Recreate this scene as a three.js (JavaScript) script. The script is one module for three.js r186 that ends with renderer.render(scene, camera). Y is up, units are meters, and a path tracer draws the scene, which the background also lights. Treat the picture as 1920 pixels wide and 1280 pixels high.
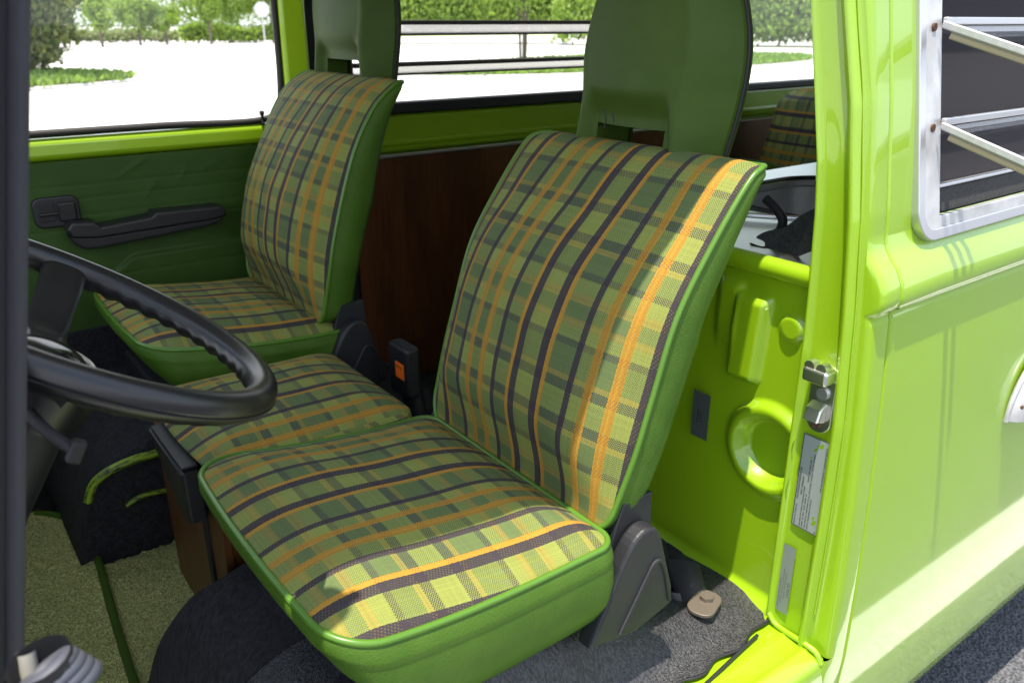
import * as THREE from 'three';
import { RoundedBoxGeometry } from 'three/addons/geometries/RoundedBoxGeometry.js';
import { mergeGeometries, toCreasedNormals, mergeVertices } from 'three/addons/utils/BufferGeometryUtils.js';

// ------------------------------------------------------------------ camera, sky, sun, exposure
// axes: x to the rear of the van, y up, z out of the van's open (driver) side; metres
const scene = new THREE.Scene();
const CP = new THREE.Vector3(0, 1.54, 0.52), YAW = 36.8 * Math.PI / 180, PITCH = 21.4 * Math.PI / 180, F = 1530;
const FW = new THREE.Vector3(Math.sin(YAW) * Math.cos(PITCH), -Math.sin(PITCH), -Math.cos(YAW) * Math.cos(PITCH));
const RT = new THREE.Vector3(Math.cos(YAW), 0, Math.sin(YAW)), UP = new THREE.Vector3().crossVectors(RT, FW);
const camera = new THREE.PerspectiveCamera(2 * Math.atan(640 / F) * 180 / Math.PI, 1024 / 682, 0.02, 2000);
camera.position.copy(CP); camera.lookAt(CP.clone().add(FW));
camera.focus = 1.15; camera.userData.fStop = 7;

const SUN = new THREE.Vector3(-0.2, 1, 0.085).normalize(), SKYK = 1.2;
{ // pale summer sky with thin white cloud, brighter toward the horizon
  const w = 512, h = 256, d = new Float32Array(w * h * 4), cl = (a, b) => { let v = 0, k = 1; for (let o = 0; o < 5; o++) { v += Math.sin(a * 3 * k + 1.7 * o + 1.3 * Math.sin(b * 4 * k + o)) * Math.sin(b * 5 * k + 2.1 * o + Math.sin(a * 2 * k)) / k; k *= 1.9; } return v; };
  for (let y = 0; y < h; y++) for (let x = 0; x < w; x++) { const el = (y + 0.5) / h * Math.PI - Math.PI / 2, az = x / w * 2 * Math.PI, k = 4 * (y * w + x), t = Math.pow(Math.max(0, Math.sin(el)), 0.45), c = Math.min(1, Math.max(0, 0.45 + 0.5 * cl(Math.cos(az) * Math.cos(el) * 1.2, Math.sin(az) * Math.cos(el) * 1.2))) * 0.75;
    const b = [0.66 - 0.42 * t, 0.72 - 0.36 * t, 0.76 - 0.14 * t], white = [0.82, 0.82, 0.8]; for (let i = 0; i < 3; i++) d[k + i] = (b[i] + (white[i] - b[i]) * c) * SKYK; d[k + 3] = 1; }
  const t = new THREE.DataTexture(d, w, h, THREE.RGBAFormat, THREE.FloatType); t.mapping = THREE.EquirectangularReflectionMapping; t.magFilter = t.minFilter = THREE.LinearFilter; t.needsUpdate = true; scene.background = t; scene.environment = t; }
const sun = new THREE.DirectionalLight(0xfff3e0, 4); sun.position.copy(SUN).multiplyScalar(60); sun.castShadow = true;
sun.shadow.mapSize.set(2048, 2048); Object.assign(sun.shadow.camera, { left: -40, right: 40, top: 40, bottom: -40, near: 1, far: 150 });
scene.add(sun, sun.target);
const renderer = new THREE.WebGLRenderer({ antialias: true });
renderer.toneMapping = THREE.LinearToneMapping; renderer.toneMappingExposure = 2.3; renderer.shadowMap.enabled = true;

// ------------------------------------------------------------------ helpers
let seed = 7; const rnd = () => { seed = (seed * 1664525 + 1013904223) >>> 0; return seed / 4294967296; };
const rr = (a, b) => a + (b - a) * rnd();
const V = (x, y, z) => new THREE.Vector3(x, y, z);
const ss = (a, b, x) => { const t = Math.min(1, Math.max(0, (x - a) / (b - a))); return t * t * (3 - 2 * t); };
function pix(px, py, ax, v) {                       // photograph pixel -> point on the plane that carries the thing
  const d = FW.clone().multiplyScalar(F).addScaledVector(RT, px - 960).addScaledVector(UP, 640 - py);
  return CP.clone().addScaledVector(d, (v - CP[ax]) / d[ax]);
}
const used = {};
const numbered = n => { const k = used[n] = (used[n] ?? -1) + 1; return k ? n + '_' + String(k).padStart(3, '0') : n; };
function thing(name, label, category, [x, y, z] = [0, 0, 0], group) {
  const g = new THREE.Group(); g.name = numbered(name); g.position.set(x, y, z); g.userData = { label, category };
  if (group) g.userData.group = group; scene.add(g); return g;
}
function part(name, geo, mat, parent, label) {      // geo given in world metres; parent is a thing, or a part of one
  const m = new THREE.Mesh(geo, mat); m.name = name; m.castShadow = m.receiveShadow = true;
  let p = parent; const o = V(0, 0, 0); while (p && p !== scene) { o.add(p.position); p = p.parent; }
  geo.translate(-o.x, -o.y, -o.z); if (label) m.userData.label = label; parent.add(m); return m;
}
function struct(name, geo, mat) { const m = new THREE.Mesh(geo, mat); m.name = name; m.userData.kind = 'structure'; m.castShadow = m.receiveShadow = true; scene.add(m); return m; }
const box = (x0, x1, y0, y1, z0, z1, r = 0.004) => {
  const g = new RoundedBoxGeometry(x1 - x0, y1 - y0, z1 - z0, 2, Math.min(r, (x1 - x0) / 2.01, (y1 - y0) / 2.01, (z1 - z0) / 2.01));
  g.translate((x0 + x1) / 2, (y0 + y1) / 2, (z0 + z1) / 2); return boxUV(g);
};
function boxUV(g) {                                  // uv in metres by the face's main direction
  const p = g.attributes.position, n = g.attributes.normal, uv = new Float32Array(p.count * 2);
  for (let i = 0; i < p.count; i++) {
    const ax = Math.abs(n.getX(i)), ay = Math.abs(n.getY(i)), az = Math.abs(n.getZ(i));
    if (ay >= ax && ay >= az) { uv[2 * i] = p.getX(i); uv[2 * i + 1] = p.getZ(i); }
    else if (ax >= az) { uv[2 * i] = p.getZ(i); uv[2 * i + 1] = p.getY(i); }
    else { uv[2 * i] = p.getX(i); uv[2 * i + 1] = p.getY(i); }
  }
  g.setAttribute('uv', new THREE.BufferAttribute(uv, 2)); return g;
}
const tube = (pts, r, n = 40, closed = false, sides = 10) => {
  const c = new THREE.CatmullRomCurve3(pts.map(p => Array.isArray(p) ? V(...p) : p), closed, 'centripetal');
  return new THREE.TubeGeometry(c, n, r, sides, closed);
};
function grid(nu, nv, fn, uvf) {                     // (nu+1)x(nv+1) sheet; fn(u, v) -> [x, y, z]
  const pos = [], uv = [], idx = [];
  for (let j = 0; j <= nv; j++) for (let i = 0; i <= nu; i++) {
    const p = fn(i / nu, j / nv); pos.push(p[0], p[1], p[2]);
    const t = uvf ? uvf(i / nu, j / nv, p) : [p[0] + p[2], p[1]]; uv.push(t[0], t[1]);
  }
  for (let j = 0; j < nv; j++) for (let i = 0; i < nu; i++) { const a = j * (nu + 1) + i, b = a + 1, c = a + nu + 1, d = c + 1; idx.push(a, b, d, a, d, c); }
  const g = new THREE.BufferGeometry(); g.setAttribute('position', new THREE.Float32BufferAttribute(pos, 3));
  g.setAttribute('uv', new THREE.Float32BufferAttribute(uv, 2)); g.setIndex(idx); g.computeVertexNormals(); return g;
}
function slabXY(pts, z0, depth, bevel = 0.003, curve = 6) { // outline in x,y pushed along z
  const s = new THREE.Shape(pts.map(p => new THREE.Vector2(p[0], p[1])));
  const g = new THREE.ExtrudeGeometry(s, { depth: depth - 2 * bevel, bevelEnabled: true, bevelThickness: bevel, bevelSize: bevel, bevelOffset: -bevel, bevelSegments: 3, curveSegments: curve });
  g.translate(0, 0, z0 + bevel); return boxUV(g);
}
const smooth2 = (pts, n) => new THREE.SplineCurve(pts.map(p => new THREE.Vector2(...p))).getPoints(n).map(v => [v.x, v.y]);
function roundRect(x0, x1, y0, y1, r, Ctor = THREE.Shape) {
  const s = new Ctor(); s.moveTo(x0 + r, y0); s.lineTo(x1 - r, y0); s.absarc(x1 - r, y0 + r, r, -Math.PI / 2, 0); s.lineTo(x1, y1 - r);
  s.absarc(x1 - r, y1 - r, r, 0, Math.PI / 2); s.lineTo(x0 + r, y1); s.absarc(x0 + r, y1 - r, r, Math.PI / 2, Math.PI); s.lineTo(x0, y0 + r); s.absarc(x0 + r, y0 + r, r, Math.PI, 1.5 * Math.PI); return s;
}
const interp = (tab, x) => { if (x <= tab[0][0]) return tab[0][1]; for (let i = 1; i < tab.length; i++) if (x <= tab[i][0]) { const [a, b] = tab[i - 1], [c, d] = tab[i]; return b + (d - b) * (x - a) / (c - a); } return tab[tab.length - 1][1]; };

// ------------------------------------------------------------------ textures
function tileNoise(n, cells, oct = 4, sd = 1) {      // tileable value noise 0..1
  const out = new Float32Array(n * n); let amp = 1, tot = 0, c = cells;
  for (let o = 0; o < oct; o++) {
    let s = sd * 977 + o * 131 + 1; const g = new Float32Array(c * c).map(() => { s = (s * 1664525 + 1013904223) >>> 0; return s / 4294967296; });
    for (let y = 0; y < n; y++) for (let x = 0; x < n; x++) {
      const fx = x / n * c, fy = y / n * c, ix = Math.floor(fx), iy = Math.floor(fy); let tx = fx - ix, ty = fy - iy; tx = tx * tx * (3 - 2 * tx); ty = ty * ty * (3 - 2 * ty);
      const a = g[(iy % c) * c + ix % c], b = g[(iy % c) * c + (ix + 1) % c], d = g[((iy + 1) % c) * c + ix % c], e = g[((iy + 1) % c) * c + (ix + 1) % c];
      out[y * n + x] += amp * (a + (b - a) * tx + (d + (e - d) * tx - a - (b - a) * tx) * ty);
    }
    tot += amp; amp *= 0.55; c = Math.min(c * 2, n);
  }
  return out.map(v => v / tot);
}
const enc = v => { v = Math.min(1, Math.max(0, v)); return Math.round(255 * (v <= 0.0031308 ? 12.92 * v : 1.055 * Math.pow(v, 1 / 2.4) - 0.055)); };
function dataTex(n, m, fn, srgb, rep) {              // fn(x, y) -> [r, g, b] linear 0..1
  const d = new Uint8Array(n * m * 4);
  for (let y = 0; y < m; y++) for (let x = 0; x < n; x++) { const c = fn(x, y), k = 4 * (y * n + x); for (let i = 0; i < 3; i++) d[k + i] = srgb ? enc(c[i]) : Math.round(255 * Math.min(1, Math.max(0, c[i]))); d[k + 3] = 255; }
  const t = new THREE.DataTexture(d, n, m); t.magFilter = THREE.LinearFilter; t.minFilter = THREE.LinearMipmapLinearFilter; t.generateMipmaps = true; t.wrapS = t.wrapT = THREE.RepeatWrapping; if (srgb) t.colorSpace = THREE.SRGBColorSpace; if (rep) t.repeat.set(rep, rep); t.needsUpdate = true; return t;
}
const nA = tileNoise(512, 8, 6, 3), nB = tileNoise(512, 64, 3, 5), nC = tileNoise(512, 200, 2, 9);
const grey = (f, rep) => dataTex(512, 512, (x, y) => { const v = f(y * 512 + x); return [v, v, v]; }, false, rep);
const bumpGrain = grey(i => 0.7 * nB[i] + 0.3 * nC[i], 9);                       // vinyl grain
const bumpCoarse = grey(i => 0.35 * nA[i] + 0.65 * nC[i], 4);
const bumpSpeck = grey(i => Math.pow(nC[i], 2) * 0.6 + 0.4 * nB[i], 4);
const tint = (a, b, rep, n = nA, k = 1.6) => dataTex(512, 512, (x, y) => { const t = Math.min(1, Math.max(0, (n[y * 512 + x] - 0.5) * k + 0.5)); return [0, 1, 2].map(i => a[i] + (b[i] - a[i]) * t); }, true, rep);

// plaid: the same run of stripes along and across, the lengthwise yarns on top
const PERIOD = 0.25, TH = 156, CELL = 8, TN = TH * CELL;
const cLight = [0.2, 0.228, 0.044], cDark = [0.085, 0.122, 0.036], cOr = [0.34, 0.172, 0.012], cBlk = [0.03, 0.021, 0.026];
const sett = [[0.055, cBlk], [0.037, cOr], [0.15, cDark], [0.037, cBlk], [0.075, cLight], [0.045, cOr], [0.08, cDark], [0.05, cOr], [0.085, cLight], [0.037, cBlk], [0.12, cDark], [0.03, cOr], [0.06, cBlk], [0.139, cLight]];
const yarn = []; { let acc = 0; for (const [w, c] of sett) { acc += w; while (yarn.length < Math.round(acc * TH)) yarn.push(c); } while (yarn.length < TH) yarn.push(cLight); }
const weft = yarn.map(c => c === cOr ? [0.26, 0.185, 0.03] : c === cBlk ? [0.034, 0.03, 0.032] : c);
const yv = yarn.map(() => 0.86 + 0.28 * rnd()), fv = yarn.map(() => 0.86 + 0.28 * rnd());
const strong = c => c === cBlk ? 0.95 : c === cOr ? 0.78 : 0.5;
const warpOn = (i, j) => yarn[i] === cBlk || yarn[i] === cOr ? (i + 2 * j) % 5 !== 0 : (i + j) % 2 === 0;
const weave = (x, y) => {
  const i = Math.floor(x / CELL) % TH, j = Math.floor(y / CELL) % TH, fx = (x % CELL + 0.5) / CELL - 0.5, fy = (y % CELL + 0.5) / CELL - 0.5, w = warpOn(i, j);
  const across = w ? fx : fy, along = w ? fy : fx; const cw = yarn[i], s = strong(cw), mixd = w ? 0 : Math.max(0, (s - 0.5) * 1.6); return { c: w ? cw : weft[j].map((v, q) => v + (cw[q] - v) * mixd), k: w ? yv[i] : fv[j], h: Math.max(0, 1 - 2.6 * across * across - 1.3 * along * along), w };
};
const plaidMap = dataTex(TN, TN, (x, y) => { const q = weave(x, y), n = 0.9 + 0.2 * nC[(y % 512) * 512 + x % 512]; return q.c.map((v, i) => v * q.k * n); }, true);
const plaidBump = dataTex(TN / 2, TN / 2, (x, y) => { const v = weave(2 * x, 2 * y).h; return [v, v, v]; }, false);

// wood
const woodTex = (a, b) => dataTex(512, 512, (x, y) => { const g = nA[(Math.floor(y / 7) % 512) * 512 + x] * 0.5 + nC[(Math.floor(y / 20) % 512) * 512 + x] * 0.3 + nB[(Math.floor(y / 12) % 512) * 512 + x] * 0.2; const t = ss(0.3, 0.7, g); return [0, 1, 2].map(i => a[i] + (b[i] - a[i]) * t); }, true, 1.6);

// ------------------------------------------------------------------ materials
const C = (r, g, b) => new THREE.Color().setRGB(r, g, b);
const std = o => new THREE.MeshStandardMaterial({ side: THREE.DoubleSide, ...o });
const phy = o => new THREE.MeshPhysicalMaterial({ side: THREE.DoubleSide, ...o });
const paint = phy({ color: C(0.25, 0.435, 0.005), roughness: 0.4, clearcoat: 1, clearcoatRoughness: 0.04, bumpMap: grey(i => nB[i] * 0.7 + nC[i] * 0.3, 4), bumpScale: 0.00016 });
const fabric = std({ map: plaidMap, bumpMap: plaidBump, bumpScale: 0.0006, roughness: 0.85 });
const vinyl = phy({ map: tint([0.046, 0.108, 0.009], [0.064, 0.134, 0.013], 3), roughness: 0.5, bumpMap: bumpGrain, bumpScale: 0.0007, specularIntensity: 0.5 });
const vinylPipe = phy({ color: C(0.075, 0.18, 0.016), roughness: 0.32 });
const headVinyl = phy({ map: tint([0.04, 0.076, 0.008], [0.052, 0.094, 0.011], 3), roughness: 0.55, specularIntensity: 0.45, bumpMap: bumpGrain, bumpScale: 0.0003 });
const cardVinyl = phy({ map: tint([0.03, 0.072, 0.010], [0.04, 0.09, 0.014], 2), specularIntensity: 0.5, roughness: 0.5, bumpMap: bumpGrain, bumpScale: 0.0003 });
const plastic = phy({ color: C(0.012, 0.012, 0.014), roughness: 0.42, bumpMap: bumpGrain, bumpScale: 0.00025 });
const wheelMat = phy({ color: C(0.010, 0.010, 0.011), roughness: 0.3, bumpMap: grey(i => nC[i], 5), bumpScale: 0.0001 });
const rubber = std({ color: C(0.012, 0.012, 0.014), roughness: 0.6 });
const hingeMat = phy({ color: C(0.014, 0.015, 0.018), roughness: 0.5, bumpMap: bumpGrain, bumpScale: 0.0003 });
const matMat = std({ map: tint([0.008, 0.008, 0.01], [0.045, 0.046, 0.053], 3, nC, 2.6), roughness: 0.5, bumpMap: bumpSpeck, bumpScale: 0.002 });
const feltMat = std({ map: tint([0.006, 0.006, 0.008], [0.022, 0.023, 0.03], 3, nB, 2), roughness: 0.95, bumpMap: bumpCoarse, bumpScale: 0.002 });
const carpet = std({ map: tint([0.2, 0.22, 0.065], [0.6, 0.61, 0.25], 3, nC, 2.4), roughness: 1, bumpMap: grey(i => nC[i], 3), bumpScale: 0.004 });
const wood = phy({ map: woodTex([0.066, 0.023, 0.007], [0.14, 0.05, 0.014]), roughness: 0.4 });
const steel = phy({ color: C(0.62, 0.62, 0.62), metalness: 1, roughness: 0.28 });
const chrome = phy({ color: C(0.78, 0.77, 0.74), metalness: 1, roughness: 0.3 });
const alu = phy({ color: C(0.62, 0.62, 0.64), metalness: 0.85, roughness: 0.35 });
const whiteAlu = phy({ map: tint([0.4, 0.4, 0.4], [0.62, 0.62, 0.63], 4), roughness: 0.4, metalness: 0.4 });
const tan = std({ color: C(0.20, 0.18, 0.12), roughness: 0.7 });
const screenMat = std({ map: dataTex(64, 64, (x, y) => (y % 8 < 4 ? [0.026, 0.023, 0.027] : [0.008, 0.007, 0.009]), true, 45), roughness: 0.9 });
const glass = phy({ color: C(1, 1, 1), transmission: 1, thickness: 0, roughness: 0, ior: 1.45 });
const slatGlass = phy({ color: C(0.75, 0.75, 0.8), transmission: 0.75, thickness: 0, roughness: 0.25 });
const hazyGlass = phy({ color: C(0.9, 0.95, 0.9), transmission: 1, thickness: 0, roughness: 0.16, ior: 1.45 });
const sleeveMat = phy({ color: C(0.02, 0.021, 0.024), roughness: 0.45 });
const dullMetal = phy({ color: C(0.2, 0.17, 0.14), metalness: 0.7, roughness: 0.55 });
const rust = std({ color: C(0.09, 0.04, 0.022), roughness: 0.8 });
const headliner = std({ color: C(0.55, 0.55, 0.5), roughness: 0.9 });
const cloth = std({ map: tint([0.02, 0.021, 0.022], [0.06, 0.062, 0.06], 4, nC, 2), roughness: 1 });
const wornPaint = phy({ map: dataTex(512, 512, (x, y) => { const t = ss(0.53, 0.58, nA[y * 512 + x] * 0.6 + nB[y * 512 + x] * 0.4); return t > 0.5 ? [0.012, 0.012, 0.012] : [0.25, 0.38, 0.02]; }, true, 2), roughness: 0.45 });

// ------------------------------------------------------------------ ground and what stands outside
const asphaltMat = std({ map: tint([0.035, 0.038, 0.045], [0.13, 0.135, 0.15], 1.2, nC, 3), roughness: 0.85, bumpMap: grey(i => nC[i], 1.2), bumpScale: 0.006 });
const concreteMat = std({ map: tint([0.44, 0.43, 0.41], [0.54, 0.53, 0.51], 0.08), roughness: 0.9 });
const flat = (w, d, x, y, z) => { const g = new THREE.PlaneGeometry(w, d); g.rotateX(-Math.PI / 2); g.translate(x, y, z); const p = g.attributes.position, u = g.attributes.uv; for (let i = 0; i < p.count; i++) u.setXY(i, p.getX(i), p.getZ(i)); return g; };
struct('ground', flat(900, 900, 0, 0, 0), asphaltMat);
struct('parking_lot', flat(500, 300, 0, 0.004, -153), concreteMat);
struct('painted_parking_line', flat(6, 0.2, 2.5, 0.004, 0.29), std({ map: tint([0.6, 0.6, 0.58], [0.82, 0.82, 0.8], 2, nB), roughness: 0.8 }));

const leafMat = (a, b) => { const m = phy({ color: C(1, 1, 1), roughness: 1, transmission: 0.4, thickness: 0 }); m.userData.ab = [a, b]; return m; };
const leafGeo = (() => { const g = new THREE.BufferGeometry(); g.setAttribute('position', new THREE.Float32BufferAttribute([0, 0, 0, 0.35, 0.5, 0.06, 0, 1, 0, -0.35, 0.5, 0.06], 3)); g.setAttribute('uv', new THREE.Float32BufferAttribute([0.5, 0, 1, 0.5, 0.5, 1, 0, 0.5], 2)); g.setIndex([0, 1, 2, 0, 2, 3]); g.computeVertexNormals(); return g; })();
function leaves(name, n, size, place, mat, parent) {
  const im = new THREE.InstancedMesh(leafGeo, mat, n), m = new THREE.Matrix4(), q = new THREE.Quaternion(), e = new THREE.Euler(), c = new THREE.Color(), [a, b] = mat.userData.ab;
  for (let i = 0; i < n; i++) { const p = place(), s = size * rr(0.6, 1.4); e.set(rr(-1.4, 1.4), rr(0, 6.28), rr(-1.4, 1.4)); q.setFromEuler(e); m.compose(V(...p), q, V(s, s, s)); im.setMatrixAt(i, m); const t = rnd(); im.setColorAt(i, c.setRGB(a[0] + (b[0] - a[0]) * t, a[1] + (b[1] - a[1]) * t, a[2] + (b[2] - a[2]) * t)); }
  im.name = name; im.userData.kind = 'stuff'; im.castShadow = im.receiveShadow = true; parent.add(im); return im;
}
const lfDark = leafMat([0.05, 0.11, 0.01], [0.22, 0.25, 0.035]), lfMid = leafMat([0.16, 0.28, 0.02], [0.3, 0.44, 0.05]), lfPale = leafMat([0.22, 0.3, 0.10], [0.36, 0.42, 0.18]);
const bark = std({ map: tint([0.09, 0.07, 0.05], [0.2, 0.17, 0.13], 3), roughness: 0.95 });
function tree(name, label, x, z, o, group) {         // o: rx, y0, y1, n, size, mat, trunks, trunkTop
  const t = thing(name, label, 'tree', [x, 0, z], group), cy = (o.y0 + o.y1) / 2, ry = (o.y1 - o.y0) / 2, geos = [];
  for (let k = 0; k < (o.trunks || 1); k++) { const a = k * 2.1, r = (o.trunks || 1) > 1 ? 0.22 : 0; geos.push(tube([[Math.cos(a) * r * 0.4, 0, Math.sin(a) * r * 0.4], [Math.cos(a) * r * 0.8, cy * 0.5, Math.sin(a) * r * 0.8], [Math.cos(a) * r * 2.2, cy + ry * 0.3, Math.sin(a) * r * 2.2]], o.tr || 0.09, 10, false, 7)); }
  const tm = new THREE.Mesh(mergeGeometries(geos), bark); tm.name = 'trunk'; tm.castShadow = true; t.add(tm);
  const clumps = []; for (let i = 0; i < (o.clumps || 26); i++) { let a = rr(0, 6.28), u = rr(-1, 1), k = Math.sqrt(1 - u * u), r = Math.pow(rnd(), 0.4) * 0.78, w = o.cone ? 1 - 0.6 * (u * r + 1) / 2 : 1; clumps.push([Math.cos(a) * k * r * o.rx * w, cy + u * r * ry, Math.sin(a) * k * r * o.rx * w, o.rx * rr(0.22, 0.42)]); }
  leaves('crown', o.n, o.size, () => { const c = clumps[Math.floor(rnd() * clumps.length)], a = rr(0, 6.28), u = rr(-1, 1), k = Math.sqrt(1 - u * u), r = c[3] * Math.pow(rnd(), 0.35); return [c[0] + Math.cos(a) * k * r, Math.max(0.15, c[1] + u * r), c[2] + Math.sin(a) * k * r]; }, o.mat, t);
  return t;
}
function mound(name, label, cx, cz, rx, rz, h, turn) {  // grassy island: soil with a kerb and a coat of blades
  const g = thing(name, label, 'grass island', [cx, 0, cz]); g.rotation.y = turn;
  const e = (t, k) => [Math.cos(t) * rx * k, Math.sin(t) * rz * k];
  part('kerb', (() => { const gg = tube(Array.from({ length: 40 }, (_, i) => { const p = e(i / 40 * 6.2832, 1.01); return [cx + p[0], 0.03, cz + p[1]]; }), 0.06, 120, true, 8); return gg; })(), concreteMat, g);
  part('soil', grid(60, 8, (u, v) => { const p = e(u * 6.2832, 1 - v); return [cx + p[0], 0.1 + h * (1 - (1 - v) ** 2), cz + p[1]]; }), std({ color: C(0.08, 0.11, 0.03), roughness: 1 }), g);
  const im = leaves('grass', 16000, 0.16, () => { const a = rr(0, 6.2832), k = Math.sqrt(rnd()); const p = e(a, k); return [p[0], 0.1 + h * (1 - k * k), p[1]]; }, leafMat([0.15, 0.28, 0.03], [0.28, 0.42, 0.06]), g); im.userData.kind = 'stuff';
  return g;
}
mound('grass_island', 'small grass island with round dark tree in pale parking lot', 0.4, -24.6, 5.6, 2.6, 0.22, 0.2);
mound('grass_island', 'long grass island under slender young tree with several trunks', 23, -22.5, 10.5, 3.6, 0.15, 0.05);
tree('evergreen_tree', 'dense round dark evergreen tree on grass island', 3.35, -25.2, { rx: 1.75, y0: 0.15, y1: 5, n: 42000, size: 0.16, mat: lfDark, clumps: 110 });
tree('young_tree', 'slender young tree with several thin pale trunks on grass island', 18.3, -23.3, { rx: 2.2, y0: 2.1, y1: 5.4, n: 7000, size: 0.16, mat: lfMid, trunks: 3, tr: 0.045 });
{ const list = [[190, 62, 3.4, 1.1, 1, 'small pointed green tree standing free beyond parking lot beside ornamental grass'], [262, 66, 3.6, 1.7, 0, 'small round green tree amid ornamental grass beyond parking lot'], [312, 66, 2.8, 1.2, 0, 'low bushy green tree between ornamental grass and clipped hedge'], [437, 72, 5.6, 2.4, 0, 'tall loose green tree rising out of the clipped hedge'], [395, 66, 4.6, 1.0, 1, 'slim pointed green tree rising out of the clipped hedge'], [512, 70, 6, 1.8, 0, 'leafy green tree right behind the pale road sign']];
  for (const [px, d, h, r, cone, label] of list) { const a = pix(px, 74, 'y', 0).sub(CP).setY(0).normalize(); tree('small_tree', label, a.x * d, CP.z + a.z * d, { rx: r, y0: h * 0.22, y1: h, n: 5000, size: 0.22, mat: lfMid, cone, clumps: 30 }, 'trees beyond the parking lot'); } }
function hedge(label, px0, px1, d, h, dep, n, mat, name = 'hedge', base = 0.1) {
  const a = pix(px0, 74, 'y', 0).sub(CP).setY(0).normalize().multiplyScalar(d), b = pix(px1, 74, 'y', 0).sub(CP).setY(0).normalize().multiplyScalar(d);
  const g = thing(name, label, name.replace(/_/g, ' '), [CP.x + a.x, 0, CP.z + a.z]); const ex = b.clone().sub(a), L = ex.length(); ex.normalize(); const nz = V(-ex.z, 0, ex.x);
  leaves('foliage', n, 0.3, () => { const s = rnd() * L, k = rr(-1, 1) * dep, hh = base + (h - base) * (0.75 + 0.25 * Math.sin(s * 0.9) * Math.sin(s * 0.37 + 1)) * Math.pow(rnd(), 0.6); return [ex.x * s + nz.x * k, hh, ex.z * s + nz.z * k]; }, mat, g);
}
hedge('low clipped green hedge along edge of the pale parking lot', 342, 560, 70, 1.35, 0.7, 9000, lfMid);
hedge('tall pale ornamental grass clumps along edge of parking lot', 60, 335, 74, 1.0, 0.8, 8000, lfPale, 'ornamental_grass');
hedge('tall pale bushes far behind small trees', -200, 560, 110, 7.5, 3, 26000, lfMid, 'bush_row');
hedge('dense green row of trees behind rails beyond grass island', 690, 1055, 66, 5.2, 2, 26000, lfMid, 'tree_row', 0.8);
hedge('bright bushes at the end of dense tree row', 1045, 1800, 62, 3.6, 2, 26000, lfMid, 'bush_row');
hedge('dark green thicket of far trees behind the rear window', 1330, 1800, 60, 6.5, 2, 20000, lfMid, 'thicket', 0.6);
struct('grass_verge', flat(300, 60, 60, 0.012, -112), std({ map: tint([0.16, 0.22, 0.06], [0.26, 0.3, 0.1], 0.5), roughness: 1 }));
{ const p = pix(496, 74, 'y', 0).sub(CP).setY(0).normalize().multiplyScalar(58); const s = thing('road_sign', 'pale octagonal road sign on thin post seen from behind', 'sign', [p.x, 0, CP.z + p.z]);
  const g = new THREE.CylinderGeometry(0.5, 0.5, 0.02, 8); g.rotateX(Math.PI / 2); g.rotateZ(Math.PI / 8); g.rotateY(-0.5); g.translate(p.x, 2.25, CP.z + p.z + 0.05); part('sign_plate', g, whiteAlu, s);
  part('post', box(p.x - 0.04, p.x + 0.04, 0, 2.6, CP.z + p.z - 0.04, CP.z + p.z + 0.04), whiteAlu, s); }

// ------------------------------------------------------------------ van body
const van = thing('camper_van', 'lime green camper van with driver side open', 'van', [1, 0.26, -0.8]);
const ZO = [[0.255, -0.045], [0.275, -0.03], [0.34, -0.012], [0.45, -0.002], [0.58, 0.004], [0.72, 0.003], [0.866, -0.002], [1.037, -0.011], [1.15, -0.019], [1.158, -0.0195], [1.163, -0.023], [1.167, -0.021], [1.171, -0.0125], [1.185, -0.0085], [1.205, -0.011], [1.225, -0.021], [1.24, -0.034], [1.252, -0.0425], [1.268, -0.046], [1.3, -0.049], [1.44, -0.069], [1.565, -0.092], [1.7, -0.12], [1.8, -0.148], [1.86, -0.19]];
const zo = y => interp(ZO, y);
const ZF = [[0.6, -0.105], [1.108, -0.107], [1.189, -0.11], [1.295, -0.116], [1.366, -0.124], [1.488, -0.148], [1.566, -0.164], [1.8, -0.215]], ZG = [[0.6, -0.037], [0.82, -0.036], [1.0, -0.038], [1.16, -0.049], [1.29, -0.062], [1.44, -0.084], [1.565, -0.114], [1.8, -0.165]];
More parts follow.
